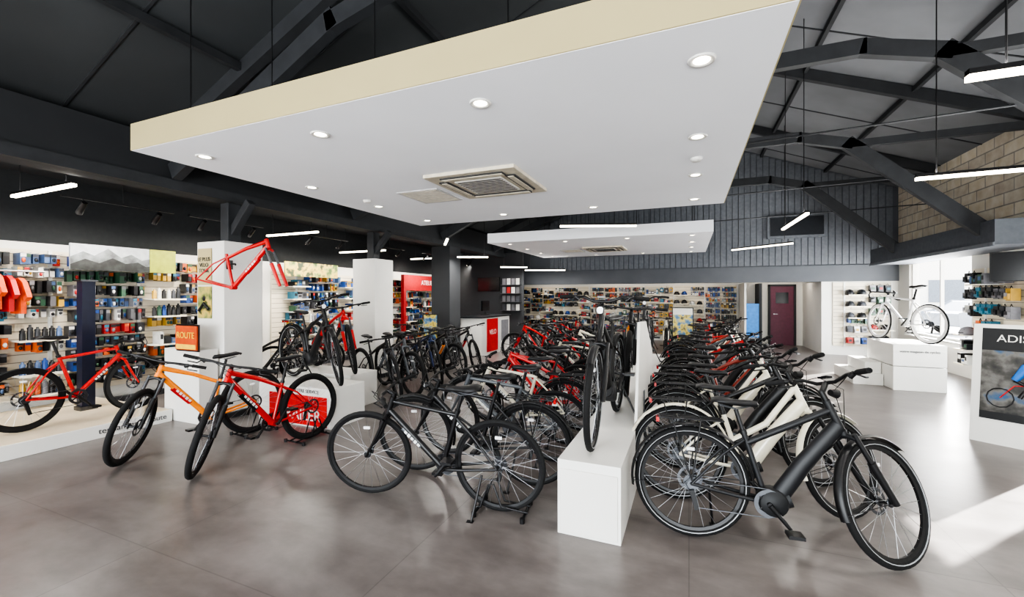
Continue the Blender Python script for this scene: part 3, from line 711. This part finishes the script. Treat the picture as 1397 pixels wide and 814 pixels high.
b.add(vs,[[0,1,2,3],[7,6,5,4],[0,4,5,1],[1,5,6,2],[2,6,7,3],[3,7,4,0]],M_white)
KK=.18/1.28
def q(x0,x1,z0,z1,m,off):
    f=lambda z:KK*z-off
    b.add([(x0,f(z0),z0),(x1,f(z0),z0),(x1,f(z1),z1),(x0,f(z1),z1)],[[0,1,2,3]],m)
q(.05,.65,.26,1.24,M_cyc,.004); q(.05,.65,1.0,1.24,M_matte,.006); q(.05,.65,.26,.34,M_matte,.006)
def pf(x,z,off=.008): return (x,KK*z-off,z)
MBl=mat('jersey_blue',(40,110,190),.5)
for c0,r0 in((.2,.1),(.48,.1)): b.tube([pf(c0+math.cos(t*.524)*r0,.50+math.sin(t*.524)*r0) for t in range(12)],.006,M_black,5,closed=True)
b.tube([pf(.2,.50),pf(.3,.64),pf(.46,.66),pf(.48,.50)],.006,M_red,5); b.tube([pf(.3,.70),pf(.38,.84),pf(.44,.89)],[.03,.045,.03],MBl,8); b.tube([pf(.3,.70),pf(.4,.64),pf(.34,.52)],.02,M_black,6); b.tube([pf(.42,.86),pf(.5,.74)],.012,MBl,6); b.ell(pf(.47,.94),(.032,.01,.035),M_wallw,10,6)
o=b.obj('poster_totem',(2.9,6.33,0),ang)
text(o,'ADISIX',.11,pf(.33,1.13,.012),(82,0,0),M_white)
b=MB(); R=Matrix.Rotation(math.radians(-35),3,'Z')
b.box((4.4,8.3,2.02),(.7,.04,.40),M_screen,R); b.box((4.41,8.32,2.02),(.73,.03,.43),M_black,R); b.tube([(4.43,8.35,2.02),(4.7,8.4,2.2),(4.99,8.5,2.2)],.02,M_black,6); b.obj('wall_mounted_screen')

# ------------------------------------------------------------ outside
b=MB(); b.bb(5.2,70,-30,80,-.15,-.05,mat('asphalt',(186,184,180),.9)); b.bb(-40,5.2,-40,-4.2,-.15,-.05,mat('asphalt')); b.obj('ground_outside')
b=MB(); b.bb(18,60,50,56,-.1,6,mat('render_facade',(230,224,214),.9))
for k in range(8): b.bb(20+k*4.5,22.4+k*4.5,49.9,50,1,3,mat('facade_glass',(120,126,134),.2))
b.bb(17.5,60.5,49.5,56.5,6,6.4,mat('tile_roof',(160,100,80),.8)); b.obj('building_across_street')
b=MB(); cp=P_('car_silver',(120,126,134))
pr=[(-2.1,.35),(2.1,.35),(2.15,.7),(1.3,.92),(.7,1.38),(-.9,1.42),(-1.7,.98),(-2.15,.9)]
n=len(pr); vs=[(x,-.85,z) for x,z in pr]+[(x,.85,z) for x,z in pr]
b.add(vs,[list(range(n)),[n+i for i in range(n)][::-1]]+[[i,(i+1)%n,n+(i+1)%n,n+i] for i in range(n)],cp)
for yy in(-.856,.856):
    b.add([(-1.45,yy,.98),(1.15,yy,.95),(.62,yy,1.3),(-.85,yy,1.34)],[[0,1,2,3]],M_screen)
    for x in(-1.3,1.3): b.lathe([(.001,yy-.1),(.32,yy-.1),(.34,yy),(.32,yy+.1),(.001,yy+.1)],(x,0,.33),M_rubber,20,closed=False)
b.obj('parked_car',(11.9,24.5,-.05),20,bevel=.05)

# ------------------------------------------------------------ lights / world / camera
def area(name,loc,dr,sx,sy,en,col=(1,1,1)):
    l=bpy.data.lights.new(name,'AREA'); l.shape='RECTANGLE'; l.size=sx; l.size_y=sy; l.energy=en; l.color=col
    o=bpy.data.objects.new(name,l); COL.objects.link(o); o.location=loc; o.rotation_euler=V(dr).to_track_quat('-Z','Z').to_euler(); return o
area('front_fill',(-1.5,-3.9,1.5),(0,1,.34),10.5,2.3,740,(.94,.97,1))  # added fill behind the camera, tilted up to brighten the panel underside
area('window_daylight',(4.97,12.15,1.55),(-1,0,0),2.4,1.7,210,(.93,.97,1))
area('window_daylight',(4.97,7.55,1.4),(-1,0,.1),.8,2,140,(.93,.97,1))
for(x,yy,z) in DL:
    l=bpy.data.lights.new('downlight_beam','SPOT'); l.energy=24; l.spot_size=math.radians(110); l.spot_blend=.8; l.shadow_soft_size=.05; l.color=(1,.96,.9)
    o=bpy.data.objects.new('downlight_beam',l); COL.objects.link(o); o.location=(x,yy,z-.03)
for x in(-5,-2.5,0,2.6):
    area('recess_light',(x,15.2,2.17),(0,0.3,-1),1.5,.2,9,(1,.90,.78))
l=bpy.data.lights.new('sun','SUN'); l.energy=46; l.angle=.01; l.color=(1,.97,.92)
o=bpy.data.objects.new('sun',l); COL.objects.link(o); o.rotation_euler=V((-.68,-.73,-.44)).to_track_quat('-Z','Y').to_euler()
w=bpy.data.worlds.new('sky'); scene.world=w; w.use_nodes=True; nt=w.node_tree; bg=nt.nodes['Background']
sk=nt.nodes.new('ShaderNodeTexSky')
try:
    sk.sky_type='NISHITA'; sk.sun_disc=False; sk.sun_elevation=math.radians(26); sk.sun_rotation=math.radians(43); sk.dust_density=3
except Exception as e: print(e)
hs=nt.nodes.new('ShaderNodeHueSaturation'); hs.inputs['Saturation'].default_value=.35
nt.links.new(sk.outputs['Color'],hs.inputs['Color']); nt.links.new(hs.outputs['Color'],bg.inputs['Color']); bg.inputs['Strength'].default_value=1.7
cam=bpy.data.cameras.new('camera'); cam.sensor_width=36; cam.lens=580/1397*36; cam.shift_y=-4/1397; cam.clip_start=.05; cam.clip_end=300
co=bpy.data.objects.new('camera',cam); COL.objects.link(co); co.location=(0,0,1.6); co.rotation_euler=(math.radians(90),0,math.radians(22.6))
scene.camera=co
